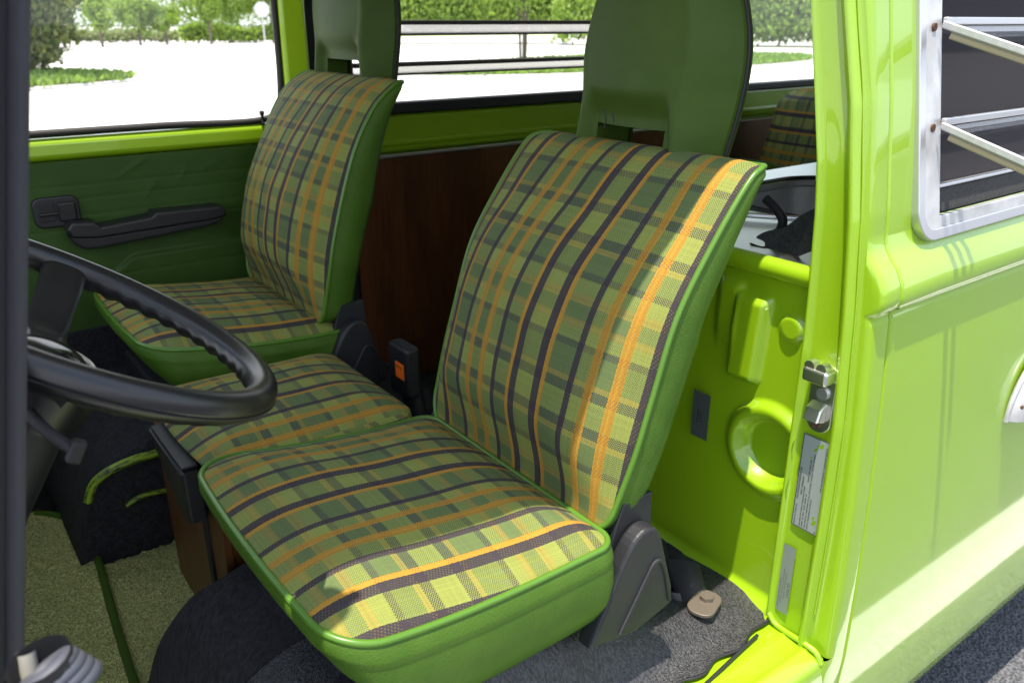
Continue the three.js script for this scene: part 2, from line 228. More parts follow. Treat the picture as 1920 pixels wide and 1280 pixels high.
// pillar: one pressed section from the inner flange round to the seam, swept up the door opening
{ const sec = y => { const f = interp(ZF, y), g = interp(ZG, y), o = zo(y), r = ss(1.05, 1.09, y) * (1 - ss(1.11, 1.15, y));
    return [[1.03, f - 0.006], [1.0, f - 0.004], [0.998, f - 0.002], [0.9985, f + 0.002], [1.003, f + 0.004], [1.0035, f + 0.012], [1.005, f + 0.018], [1.006 + 0.0 * r, f + 0.03], [1.006, g - 0.014], [1.004, g - 0.010], [0.9965, g - 0.006], [0.9945, g - 0.001], [0.9965, g + 0.004], [1.008, g + 0.007], [1.0125, g + 0.010], [1.013, g + 0.016], [1.013, (g + o) / 2 + 0.004], [1.014, o - 0.006], [1.0165, o - 0.002], [1.021, o], [1.03, o + 0.0003], [1.045, o + 0.0003], [1.056, o], [1.0585, o - 0.001], [1.06, o - 0.004], [1.0605, o - 0.009], [1.0615, o - 0.009], [1.062, o - 0.004], [1.0635, o - 0.001], [1.066, o]]; };
  const ys = []; for (let y = 0.597; y < 1.86; y += 0.006) ys.push(y); const N = sec(1).length - 1;
  part('door_pillar', grid(N, ys.length - 1, (u, v) => { const y = ys[Math.round(v * (ys.length - 1))], s = sec(y)[Math.round(u * N)]; return [s[0], y, s[1]]; }), paint, van);
  part('lower_pillar', grid(12, 40, (u, v) => { const y = 0.255 + v * 0.342, s = [[1.0, -0.11], [1.0, -0.02], [1.003, -0.004], [1.012, 0], [1.03, 0], [1.056, 0], [1.0585, -0.001], [1.06, -0.004], [1.0605, -0.009], [1.0615, -0.009], [1.062, -0.004], [1.0635, -0.001], [1.066, 0]][Math.round(u * 12)]; return [s[0], y, s[1] < -0.015 ? s[1] + zo(y) * 0.3 : s[1] + zo(y)]; }), paint, van);
  part('weld_seam', tube(ys.filter((_, i) => i % 12 === 0 && i > 4).map((y, i) => [1.0075 + 0.0006 * (i % 2), y, interp(ZG, y) + 0.0085]), 0.0016, 200, false, 6), paint, van); }
// skin behind the seam, with the window opening left free
{ const ysL = ZO.map(r => r[0]).filter(y => y < 1.27); const fine = []; for (let i = 0; i < ysL.length - 1; i++) { const k = Math.max(1, Math.round((ysL[i + 1] - ysL[i]) / 0.02)); for (let j = 0; j < k; j++) fine.push(ysL[i] + (ysL[i + 1] - ysL[i]) * j / k); } fine.push(ysL.at(-1));
  const skin = (x0, x1, yy, nx) => grid(nx, yy.length - 1, (u, v) => { const y = yy[Math.round(v * (yy.length - 1))]; return [x0 + (x1 - x0) * u, y, zo(y)]; });
  part('side_panel', skin(1.066, 3.9, fine, 30), paint, van);
  const up = [1.268, 1.3, 1.35, 1.4, 1.44, 1.5, 1.565, 1.63, 1.7, 1.75, 1.8, 1.83, 1.86];
  part('window_surround', mergeGeometries([skin(1.066, 1.135, up, 3), skin(2.05, 3.9, up, 8), skin(1.135, 2.05, [1.268, 1.275, 1.28], 8), skin(1.135, 2.05, [1.7, 1.75, 1.8, 1.83, 1.86], 8)]), paint, van);
  part('rain_gutter', tube([[-0.2, 1.845, -0.16], [1, 1.86, -0.165], [3.9, 1.86, -0.165]], 0.018, 30, false, 8), paint, van);
  part('roof', grid(24, 24, (u, v) => { const z = -0.17 - 1.32 * v, x = -0.3 + 4.2 * u; return [x, 1.865 + 0.12 * Math.sin(Math.PI * v) ** 0.6, z]; }), paint, van);
  part('headliner', grid(10, 10, (u, v) => [-0.29 + 4.15 * u, 1.845 + 0.1 * Math.sin(Math.PI * v) ** 0.6, -0.19 - 1.28 * v]), headliner, van);
  part('floor', box(-0.35, 3.9, 0.44, 0.5, -1.6, -0.03), rubber, van);
  part('front_panel', box(-0.4, -0.36, 0.3, 1.12, -1.6, -0.03, 0.015), paint, van);
  part('dashboard', box(-0.36, -0.1, 0.92, 1.14, -1.55, -0.1, 0.03), plastic, van);
  part('windscreen', grid(4, 8, (u, v) => [-0.38 + 0.08 * v, 1.13 + 0.7 * v, -0.1 - 1.4 * u]), glass, van);
  part('rear_panel', box(3.86, 3.9, 0.3, 1.25, -1.6, -0.03), paint, van);
  part('inner_side_lining', box(1.12, 3.84, 0.5, 1.18, -0.1, -0.08), wood, van); }
// sill: painted ledge under the door opening, slightly stepped toward the outside
part('door_sill', grid(60, 12, (u, v) => { const x = 0.0 + 1.012 * u, s = [[-0.12, 0.604], [-0.075, 0.606], [-0.07, 0.6085], [-0.064, 0.606], [-0.04, 0.603], [-0.033, 0.606], [-0.027, 0.6065], [-0.022, 0.603], [-0.012, 0.6], [-0.005, 0.595], [0.0, 0.585], [0.002, 0.55], [-0.03, 0.27]][Math.round(v * 12)]; return [x, s[1], s[0]]; }), paint, van);
part('sill_corner', tube([[1.001, 0.625, -0.105], [1.001, 0.612, -0.09], [1.0, 0.611, -0.03], [1.002, 0.606, -0.012], [1.003, 0.59, -0.003]], 0.005, 30, false, 8), paint, van);
// half bulkhead behind the driver seat: pressed sheet with rib, dimple and ringed disc
part('bulkhead', grid(150, 170, (u, v) => { const z = -0.75 + 0.648 * u, y = 0.6 + 0.59 * v; let h = 0;
  const zc = -0.213 + 0.06 * (y - 1.09); h += 0.016 * ss(-0.036, -0.026, z - zc) * (1 - ss(0.016, 0.03, z - zc)) * ss(1.0, 1.012, y) * (1 - ss(1.135, 1.155, y));
  const d1 = Math.hypot(z + 0.145, y - 1.112); h += 0.006 * (1 - ss(0.016, 0.024, d1));
  const d2 = Math.hypot((z + 0.158) * 0.95, (y - 0.9) * 0.95); h += 0.012 * ss(0.05, 0.06, d2) * (1 - ss(0.066, 0.083, d2)) - 0.012 * (1 - ss(0.042, 0.052, d2)) + 0.004 * (ss(0.046, 0.05, d2) - ss(0.05, 0.054, d2));
  h += 0.01 * (1 - ss(0.012, 0.03, Math.abs(z + 0.262 - 0.02 * (y - 1.1)))) * ss(1.03, 1.1, y) * (1 - ss(1.15, 1.17, y));
  h += 0.03 * (1 - ss(0.6, 0.64, y)) + 0.012 * (1 - ss(-0.12, -0.102, z) < 1 ? ss(-0.118, -0.102, z) : 0);
  return [1.022 - h, y, z]; }, (u, v, p) => [p[2], p[1]]), paint, van);
part('bulkhead_rim', tube([[1.02, 1.197, -0.75], [1.02, 1.197, -0.3], [1.02, 1.197, -0.1]], 0.016, 20, false, 14), paint, van);
// far side: sliding door wall with louvred window, front pillar between
const ZI = -1.55;
part('far_pillar', box(0.83, 0.9, 0.5, 1.86, -1.6, -1.535, 0.012), paint, van);
part('far_pillar_trim', box(0.901, 1.0, 0.5, 1.86, -1.59, -1.55, 0.006), rubber, van);
part('far_side_band', box(0.99, 3.84, 1.195, 1.305, -1.6, -1.545, 0.018), paint, van);
part('far_side_rib', box(0.99, 3.84, 1.215, 1.232, -1.56, -1.538, 0.006), paint, van);
part('far_side_upper', box(0.99, 3.84, 1.69, 1.86, -1.6, -1.545, 0.01), paint, van);
part('far_outer_skin', box(0.99, 3.84, 0.3, 1.2, -1.63, -1.6, 0.01), paint, van);
part('window_post', box(1.99, 2.12, 1.3, 1.7, -1.6, -1.54, 0.012), paint, van);
part('rear_post', box(3.3, 3.4, 1.3, 1.7, -1.6, -1.54, 0.012), paint, van);
part('trim_strip', box(1.0, 2.5, 1.184, 1.1945, -1.552, -1.535, 0.003), alu, van);
{ const p = part('wood_wall_panel', box(1.0, 3.84, 0.5, 1.183, -1.56, -1.545, 0.002), wood, van); }
for (let i = 0; i < 6; i++) { const b = pix(826 + i * 55, 199 - i * 2.6, 'z', -1.543); part('trim_screw', (() => { const g = new THREE.SphereGeometry(0.006, 10, 8); g.scale(1, 1, 0.5); g.translate(b.x, b.y, b.z); return g; })(), rubber, van); }
part('rear_window_glass', (() => { const g = new THREE.PlaneGeometry(1.18, 0.4); g.translate(2.71, 1.5, -1.57); return g; })(), hazyGlass, van);
part('rear_window_rubber', box(2.12, 3.3, 1.295, 1.32, -1.585, -1.53, 0.006), rubber, van);

// louvred window of the far side
{ const w = thing('louvre_window', 'louvred window with open glass slats above dark wood wall panel', 'window', [1.0, 1.3, ZI]);
  part('frame_sill', box(0.99, 2.0, 1.302, 1.333, -1.575, -1.525, 0.006), rubber, w);
  part('frame_post', box(0.99, 1.02, 1.333, 1.7, -1.575, -1.54, 0.005), rubber, w);
  part('frame_post', box(1.965, 1.99, 1.333, 1.7, -1.575, -1.54, 0.005), rubber, w);
  for (const y of [1.428, 1.535, 1.642]) { const s = part('louvre_slat', (() => { const g = new THREE.BoxGeometry(0.93, 0.003, 0.1); g.rotateX(-0.28); g.translate(1.493, y - 0.014, -1.6); return g; })(), slatGlass, w);
    part('top_rail', box(1.025, 1.96, y - 0.003, y + 0.009, -1.565, -1.545, 0.003), rubber, s); part('lower_rail', (() => { const g = new RoundedBoxGeometry(0.935, 0.011, 0.012, 2, 0.003); g.translate(1.493, y - 0.027, -1.648); return g; })(), rubber, s); } }

// ------------------------------------------------------------------ louvred window of the near side
{ const w = thing('louvre_window', 'white framed louvred window with dark insect screen in lime green body side', 'window', [1.11, 1.25, -0.042]);
  const lean = g => { g.translate(-1.094, -1.25, 0); g.rotateX(-0.178); g.translate(1.11, 1.25, -0.037); return g; };   // given in x, y, height above the sheet
  const ring = (a, b, r0, r1, z0, d, bev) => { const s = roundRect(...a, r0); s.holes.push(roundRect(...b, r1, THREE.Path)); const g = new THREE.ExtrudeGeometry(s, { depth: d, bevelEnabled: true, bevelThickness: bev, bevelSize: bev, bevelSegments: 3, curveSegments: 10 }); g.translate(0, 0, z0); return lean(boxUV(g)); };
  part('outer_rim', ring([1.108, 2.08, 1.249, 1.7], [1.121, 2.065, 1.262, 1.69], 0.045, 0.034, -0.004, 0.010, 0.002), alu, w);
  part('window_frame', ring([1.1235, 2.06, 1.265, 1.688], [1.166, 2.03, 1.279, 1.67], 0.03, 0.004, -0.006, 0.010, 0.0015), whiteAlu, w);
  part('insect_screen', (() => { const g = new THREE.PlaneGeometry(0.9, 0.42); g.translate(1.6, 1.475, -0.03); return lean(g); })(), screenMat, w);
  part('inner_ledge', lean(box(1.17, 2.03, 1.279, 1.315, -0.05, -0.014, 0.003)), cloth, w);
  part('screen_rail', lean(box(1.17, 2.03, 1.316, 1.322, -0.028, -0.012, 0.002)), alu, w);
  for (const [ya, yb, z1] of [[1.535, 1.487, 0.05], [1.405, 1.352, 0.08], [1.665, 1.62, 0.03]]) {
    const h = V(1.168, ya, zo(ya) + 0.012), e = V(1.168, yb + 0.012, z1 + 0.0), d = e.clone().sub(h), L = d.length(), ang = Math.atan2(d.y, d.z);
    const put = g => { g.rotateX(-ang); g.translate(h.x, h.y, h.z); return g; };           // local z runs out along the arm
    const s = part('louvre_slat', put((() => { const g = new THREE.BoxGeometry(0.85, 0.004, L - 0.006); g.translate(0.43, -0.001, L / 2); return g; })()), glass, w);
    part('slat_arm', put((() => { const g = new RoundedBoxGeometry(0.006, 0.010, L, 2, 0.002); g.translate(0, 0.002, L / 2); return g; })()), whiteAlu, s);
    part('arm_channel', put((() => { const g = new RoundedBoxGeometry(0.012, 0.011, L * 0.86, 2, 0.002); g.translate(0.004, -0.0075, L * 0.55); return g; })()), tan, s);
    part('slat_rail', (() => { const g = new RoundedBoxGeometry(0.86, 0.010, 0.007, 2, 0.002); g.translate(h.x + 0.435, h.y + 0.006, h.z); return g; })(), alu, s);
    const b = part('pivot_screw', (() => { const g = new THREE.CylinderGeometry(0.0055, 0.0055, 0.003, 14); g.rotateX(Math.PI / 2); g.translate(1.16, ya - 0.002, zo(ya) + 0.0055); return g; })(), rust, w);
  }
  part('crank_link', lean(slabXY([[1.172, 1.32], [1.19, 1.284], [1.184, 1.28], [1.17, 1.29]], -0.012, 0.005, 0.001)), plastic, w); }
{ const f = thing('vent_cover', 'white domed cover on lime green body side below the louvred window', 'cover', [1.5, 0.86, 0]);
  part('dome', grid(30, 12, (u, v) => { const a = Math.PI * (1 - u), r = 0.115 * (1 - 0.94 * v); return [1.612 + Math.cos(a) * r, 0.872 + Math.sin(a) * r, zo(0.9) + 0.004 + 0.035 * Math.sqrt(Math.max(0, 1 - (1 - v) ** 2))]; }), whiteAlu, f);
  part('rim', tube(Array.from({ length: 21 }, (_, i) => { const a = Math.PI * i / 20; return [1.612 + Math.cos(a) * 0.117, 0.872 + Math.sin(a) * 0.117, zo(0.9) + 0.005]; }), 0.005, 40), whiteAlu, f);
  part('screw', (() => { const g = new THREE.SphereGeometry(0.006, 10, 8); g.translate(1.515, 0.9, 0.012); return g; })(), rust, f); }

// ------------------------------------------------------------------ fittings on the door pillar
{ const s = thing('door_striker', 'chrome door striker plate on lime green door pillar', 'striker', [1.004, 0.98, -0.07]);
  part('backing_plate', (() => { const g = new THREE.ExtrudeGeometry(roundRect(-0.019, 0.019, -0.052, 0.052, 0.018), { depth: 0.003, bevelEnabled: true, bevelThickness: 0.001, bevelSize: 0.001, bevelSegments: 2 }); g.rotateY(-Math.PI / 2); g.translate(1.005, 1.03, -0.069); return g; })(), chrome, s);
  part('catch_hood', (() => { const g = new RoundedBoxGeometry(0.028, 0.022, 0.04, 3, 0.005); g.translate(0.99, 1.071, -0.071); return g; })(), chrome, s);
  for (const dz of [-0.011, 0.008]) part('roller', (() => { const g = new THREE.CylinderGeometry(0.008, 0.008, 0.014, 16); g.rotateZ(Math.PI / 2); g.translate(0.986, 1.084, -0.071 + dz); return g; })(), chrome, s);
  part('screw', (() => { const g = new THREE.CylinderGeometry(0.009, 0.009, 0.004, 20); g.rotateZ(Math.PI / 2); g.translate(0.999, 1.04, -0.067); return g; })(), alu, s);
  part('wedge', slabXY([[0.982, 1.0], [1.002, 0.995], [1.002, 1.026], [0.988, 1.018]], -0.084, 0.026, 0.003), chrome, s);
  part('screw', (() => { const g = new THREE.CylinderGeometry(0.006, 0.006, 0.004, 16); g.rotateZ(Math.PI / 2); g.translate(0.999, 0.99, -0.07); return g; })(), rust, s); }
function sticker(name, label, w, h, draw, c, k = 4000) { // flat plate on the pillar; canvas u runs up the pillar
  const cv = document.createElement('canvas'); cv.width = Math.round(w * k); cv.height = Math.round(h * k); const x = cv.getContext('2d'); draw(x, cv.width, cv.height);
  const t = new THREE.CanvasTexture(cv); t.colorSpace = THREE.SRGBColorSpace; const m = phy({ map: t, roughness: 0.38, metalness: 0.35 });
  const g = new THREE.PlaneGeometry(w, h); g.rotateZ(Math.PI / 2); g.rotateY(-Math.PI / 2); g.translate(...c);
  const o = thing(name, label, 'sticker', c); part('plate', g, m, o); return o;
}
sticker('data_plate', 'large silver printed data sticker on lime green door pillar under striker', 0.16, 0.046, (x, W, H) => { x.fillStyle = '#a9b3b0'; x.fillRect(0, 0, W, H); x.strokeStyle = '#333'; x.lineWidth = 5; x.strokeRect(4, 4, W - 8, H - 8); x.fillStyle = '#0c0c0c';
  const L = (s, px, py, sz, b) => { x.font = 'bold ' + sz + 'px sans-serif'; x.fillText(s, px, py); };
  L('MANUFACTURED BY', 12, 24, 15); L('VOLKSWAGENWERK AG', 190, 24, 20, 1); L('WEST GERMANY', 230, 46, 17, 1); L('INCOMPLETE VEHICLE MANUFACTURED', 12, 62, 15); L('GVWR  LB  4961   DATE  GAWR  LB', 12, 79, 15); L('FRONT 2227  REAR 2800', 330, 79, 14); L('THIS VEHICLE CONFORMS TO ALL APPLICABLE FEDERAL MOTOR VEHICLE', 12, 98, 15, 1); L('SAFETY STANDARDS IN EFFECT', 12, 116, 15, 1); L('TYPE MULTIPURPOSE PASSENGER VEHICLE', 300, 168, 15, 1); L('N', 12, 170, 16, 1);
  x.fillStyle = '#86b80c'; for (const [a, b, r] of [[80, 150, 22], [110, 142, 14], [560, 92, 14], [596, 128, 20], [500, 70, 9], [590, 105, 10]]) { x.beginPath(); x.ellipse(a, b, r, r * 0.55, 0.5, 0, 7); x.fill(); } }, [1.0018, 0.888, -0.0655]);
sticker('emission_plate', 'small silver catalyst sticker low on lime green door pillar', 0.128, 0.022, (x, W, H) => { x.fillStyle = '#8f9c93'; x.fillRect(0, 0, W, H); x.fillStyle = '#2a2e2a'; x.font = '11px sans-serif'; ['VEHICLE EMISSION CONTROL INFORMATION', 'THIS VEHICLE CONFORMS TO U.S. EPA REGULATIONS', 'APPLICABLE TO NEW MOTOR VEHICLES'].forEach((s, i) => x.fillText(s, 30 + i * 40, 16 + i * 17)); x.font = '26px sans-serif'; x.fillText('CATALYST', 130, 80); }, [1.0018, 0.704, -0.0835]);
sticker('warning_sticker', 'small grey slanted sticker on green bulkhead behind seat edge', 0.085, 0.036, (x, W, H) => { x.fillStyle = '#5d6663'; x.fillRect(0, 0, W, H); x.fillStyle = '#15181a'; x.font = 'bold 26px sans-serif'; x.fillText('L 53 H', 120, 84); x.font = 'bold 18px sans-serif'; x.fillText('WOLFSBURG', 110, 56); }, [1.006, 0.915, -0.288]);

// ------------------------------------------------------------------ floor coverings
const ARCH = [[0.118, 0.5], [0.125, 0.56], [0.14, 0.61], [0.165, 0.67], [0.205, 0.715], [0.26, 0.742], [0.33, 0.752], [0.45, 0.748], [0.58, 0.73], [0.68, 0.7], [0.78, 0.664], [0.88, 0.638], [0.97, 0.625], [1.012, 0.622]];
const archPts = smooth2(ARCH, 90);
const archSheet = (z0, z1, r, inner, wav = 0) => { // swept arch with a rounded edge and side wall at the inner end
  const n = 26, cs = []; for (let i = 0; i <= 12; i++) cs.push([z0 + (z1 - r * inner - z0) * i / 12, 0]);
  for (let i = 1; i <= 7; i++) { const a = i / 7 * Math.PI / 2; cs.push([z1 - inner * r * (1 - Math.sin(a)), -r * (1 - Math.cos(a))]); }
  for (let i = 1; i <= 7; i++) cs.push([z1, -r - 0.26 * i / 7]);
  return grid(archPts.length - 1, cs.length - 1, (u, v) => { const p = archPts[Math.round(u * (archPts.length - 1))], c = cs[Math.round(v * (cs.length - 1))]; const w = wav * (Math.sin(p[0] * 31 + c[0] * 17) * Math.sin(c[0] * 41 + 2) + 0.5 * Math.sin(p[0] * 70 + c[0] * 55)); return [p[0] - (c[1] < 0 && p[0] < 0.3 ? -c[1] * 0.02 : 0), Math.max(0.498, p[1] + c[1] + w), c[0]]; }, (u, v, p) => [p[0], p[2] + p[1]]);
};
{ const m = thing('arch_cover', 'black felt cover over wheel arch below driver seat', 'floor cover', [0.2, 0.5, -0.35]);
  part('cover', archSheet(-0.255, -0.615, 0.05, -1, 0.004), feltMat, m);
  const f = thing('floor_mat', 'black speckled rubber mat between seat base and door sill', 'floor mat', [0.7, 0.6, -0.18]);
  const edge = x => -0.098 + 0.008 * Math.sin(x * 23) + 0.004 * Math.sin(x * 71) + 0.012 * (1 - ss(0.8, 0.86, x));
  part('mat', grid(120, 24, (u, v) => { const i = Math.round(12 + u * (archPts.length - 1 - 12)), p = archPts[i], z = -0.36 + (edge(p[0]) + 0.36) * v; const k = ss(-0.19, -0.105, z); return [p[0], p[1] + (0.612 - p[1]) * k + 0.004 + 0.003 * Math.sin(p[0] * 20 + z * 30) * (1 - k), z]; }, (u, v, p) => [p[0], p[2]]), matMat, f);
  part('mat_edge', tube(Array.from({ length: 40 }, (_, i) => { const x = 0.3 + 0.7 * i / 39; return [x, 0.6125, edge(x)]; }), 0.0025, 120, false, 6), rubber, f);
  part('torn_strip', tube([[0.80, 0.611, -0.07], [0.86, 0.611, -0.078], [0.92, 0.611, -0.086], [0.955, 0.612, -0.09]], 0.0028, 20, false, 6), rubber, f);
  const pa = thing('arch_cover', 'black felt cover over wheel arch below passenger seat with worn green rim', 'floor cover', [0.2, 0.5, -1.3]);
  part('cover', archSheet(-1.54, -1.085, 0.02, 1, 0.003), feltMat, pa);
  part('worn_rim', tube([[0.157, 0.662, -1.082], [0.174, 0.698, -1.08], [0.202, 0.716, -1.078], [0.252, 0.726, -1.078], [0.33, 0.722, -1.08], [0.42, 0.71, -1.08]], 0.009, 50, false, 8), wornPaint, pa, 'lime green rim worn through to black');
  part('worn_patch', tube([[0.222, 0.63, -1.078], [0.25, 0.64, -1.079], [0.31, 0.635, -1.081]], 0.005, 20, false, 6), wornPaint, pa); }
const pile = (g, n = 0.006) => { const p = g.attributes.position; for (let i = 0; i < p.count; i++) p.setY(i, p.getY(i) + (rnd() - 0.5) * n); g.computeVertexNormals(); return g; };
{ const c = thing('carpet_mat', 'olive green carpet with dark green bound edge in front footwell', 'carpet', [0, 0.52, -0.9]);
  const bx = z => interp([[-1.34, 0.08], [-1.3, 0.12], [-1.26, 0.148], [-1.19, 0.157], [-1.06, 0.151], [-0.89, 0.139], [-0.69, 0.128], [-0.4, 0.12]], z);
  part('pile', pile(grid(60, 110, (u, v) => { const z = -1.36 + 0.96 * v, x = -0.33 + (bx(z) + 0.33) * u; return [x, 0.527 + 0.16 * ss(0.06, -0.25, x), z]; }, (u, v, p) => [p[0] + p[1], p[2]])), carpet, c);
  part('bound_edge', tube([-1.345, -1.3, -1.26, -1.19, -1.06, -0.89, -0.69, -0.5].map(z => [bx(z), 0.529, z]), 0.0075, 80, false, 8), vinyl, c);
  const d = thing('carpet_mat', 'olive green carpet tucked between wood cabinet and black wheel arch cover', 'carpet', [0.3, 0.51, -0.85]);
  part('pile', pile(grid(70, 70, (u, v) => [0.1 + 0.5 * u, 0.512, -1.08 + 0.48 * v], (u, v, p) => [p[0], p[2]])), carpet, d); }
part('footwell_lining', box(-0.3, 0.9, 0.5, 0.86, -1.55, -1.53, 0.003), feltMat, van);
part('seat_box', box(0.36, 0.8, 0.5, 0.86, -1.53, -1.06, 0.02), feltMat, van);
part('seat_box', box(0.36, 0.85, 0.55, 0.8, -0.58, -0.27, 0.02), feltMat, van);

// ------------------------------------------------------------------ seats
// rings from an outline to its middle; fn(k, i) with k = 1 at the edge
function pad(out, rings, fn, uvf) { const n = out.length; return grid(n, rings, (u, v) => fn(out[Math.round(u * n) % n], 1 - v), uvf); }
function outlineRect(a0, a1, b0, b1, r, n) {          // rounded rectangle sampled evenly; r = four corner radii (a0b0, a1b0, a1b1, a0b1)
  const s = new THREE.Path(); s.moveTo(a0 + r[0], b0); s.lineTo(a1 - r[1], b0); s.absarc(a1 - r[1], b0 + r[1], r[1], -Math.PI / 2, 0); s.lineTo(a1, b1 - r[2]); s.absarc(a1 - r[2], b1 - r[2], r[2], 0, Math.PI / 2);
  s.lineTo(a0 + r[3], b1); s.absarc(a0 + r[3], b1 - r[3], r[3], Math.PI / 2, Math.PI); s.lineTo(a0, b0 + r[0]); s.absarc(a0 + r[0], b0 + r[0], r[0], Math.PI, 1.5 * Math.PI); const p = s.getSpacedPoints(n); p.pop(); return p.map(v => [v.x, v.y]);
}
function cushion(t, zc, o) {                          // o: x0, x1, w, edge(x), crown, skirt, u0, r
  const out = outlineRect(o.x0, o.x1, -o.w / 2, o.w / 2, o.r, 200), cx = (o.x0 + o.x1) / 2;
  const bow = p => { const k = p[0] < cx ? 0.012 * (1 - (2 * p[1] / o.w) ** 2) : 0; return [p[0] - k, p[1] + (p[1] > 0 ? (o.flare || 0) * (1 - ss(o.x0, o.x1, p[0])) * p[1] * 2 / o.w : 0)]; }; const O = out.map(bow);
  part('cushion', pad(O, 36, (p, k) => { const x = cx + (p[0] - cx) * k, z = p[1] * k; return [x, o.edge(x) + o.crown * (1 - k ** 3.6) + 0.0013 * Math.sin(x * 33 + z * 27) * Math.sin(z * 45 - x * 13) * (1 - k * k), zc + z]; }, (u, v, p) => [o.u0 + (p[2] - zc + o.w / 2) / PERIOD, p[0] / PERIOD + 0.3]), fabric, t);
  if (!o.plain) part('piping', tube(O.map(p => [p[0], o.edge(p[0]) + 0.001, zc + p[1]]), 0.0045, 260, true, 8), vinylPipe, t);
  const prof = [[0, 0], [0.004, -0.006], [0.007, -0.018], [0.008, -0.024], [0.0068, -0.029], [0.0082, -0.034], [0.01, -0.06], [0.006, -0.09], [-0.004, -0.115], [-0.02, -0.14], [-0.05, -0.15]];
  part('skirt', grid(200, 10, (u, v) => { const i = Math.round(u * O.length) % O.length, p = O[i], q = O[(i + 1) % O.length], pr = O[(i + O.length - 1) % O.length], tx = q[0] - pr[0], tz = q[1] - pr[1], l = Math.hypot(tx, tz), nx = tz / l, nz = -tx / l, s = prof[Math.round(v * 10)], k = o.skirt; return [p[0] + nx * s[0] * 1.2 + Math.max(0, -nx) * 0.62 * Math.max(0, -s[1] - 0.012), o.edge(p[0]) + s[1] * k, zc + p[1] + nz * s[0] * 1.2]; }, o.plain ? (u, v, p) => [o.u0 + (p[2] - zc + o.w / 2) / PERIOD, (p[0] + p[1]) / PERIOD] : (u, v, p) => [u * 1.6, p[1]]), o.plain ? fabric : vinyl, t);
}
function backrest(t, zc, o) {                         // o: edge [[x, y]...] bottom to top, w, u0, bulge
  const cur = new THREE.SplineCurve(o.edge.map(p => new THREE.Vector2(...p))), H = cur.getLength(), n = 220;
  const at = h => { const q = Math.min(1, Math.max(0, h / H)), p = cur.getPointAt(q), g = cur.getTangentAt(q); return { x: p.x, y: p.y, nx: -g.y, ny: g.x }; };
  const out = outlineRect(-o.w / 2, o.w / 2, 0, H, [0.05, 0.035, 0.03, 0.06], n), hc = H * 0.5;
  const wide = p => [p[0] * (1 - 0.04 * (1 - ss(0, 0.15, p[1]))), p[1]]; const O = out.map(wide);
  const thick = h => interp([[0, 0.066], [H * 0.5, 0.075], [H * 0.7, 0.062], [H * 0.85, 0.045], [H, 0.014]], h);
  const pos = (z, h, d) => { const a = at(h); return [a.x + a.nx * d, a.y + a.ny * d, zc + z]; };
  part('backrest', pad(O, 36, (p, k) => { const z = p[0] * k, h = hc + (p[1] - hc) * k, b = o.bulge * (1 - k ** 3.4) * (0.72 + 0.75 * ss(0, 0.12, h) * (1 - ss(0.22, 0.46, h))) + 0.0012 * Math.sin(z * 41 + h * 23) * Math.sin(h * 37 - z * 11) * (1 - k * k) ; return pos(z, h, b); }, (u, v, p) => [o.u0 + (p[2] - zc + o.w / 2) / PERIOD, (p[1] * 0.92 + p[0] * 0.4) / PERIOD * 1.0]), fabric, t);
  part('back_piping', tube(O.map(p => pos(p[0], p[1], 0.001)), 0.0042, 280, true, 8), vinylPipe, t);
  part('back_shell', grid(n, 10, (u, v) => { const p = O[Math.round(u * O.length) % O.length], k = v < 0.8 ? 1 : 1 - (v - 0.8) * 5 * 0.98, s = Math.min(1, v / 0.8), hh = hc + (p[1] - hc) * k * (1 - 0.012 * s * s), out2 = 0.006 * Math.sin(s * 3.14); return pos(p[0] * k * (1 - 0.05 * s ** 3) + Math.sign(p[0]) * out2 * (v < 0.8 ? 1 : 0), hh, -thick(hh) * s - (k < 1 ? 0.01 * (1 - k) : 0)); }, (u, v, p) => [p[2] + p[0], p[1]]), vinyl, t);
  return { at, H };
}
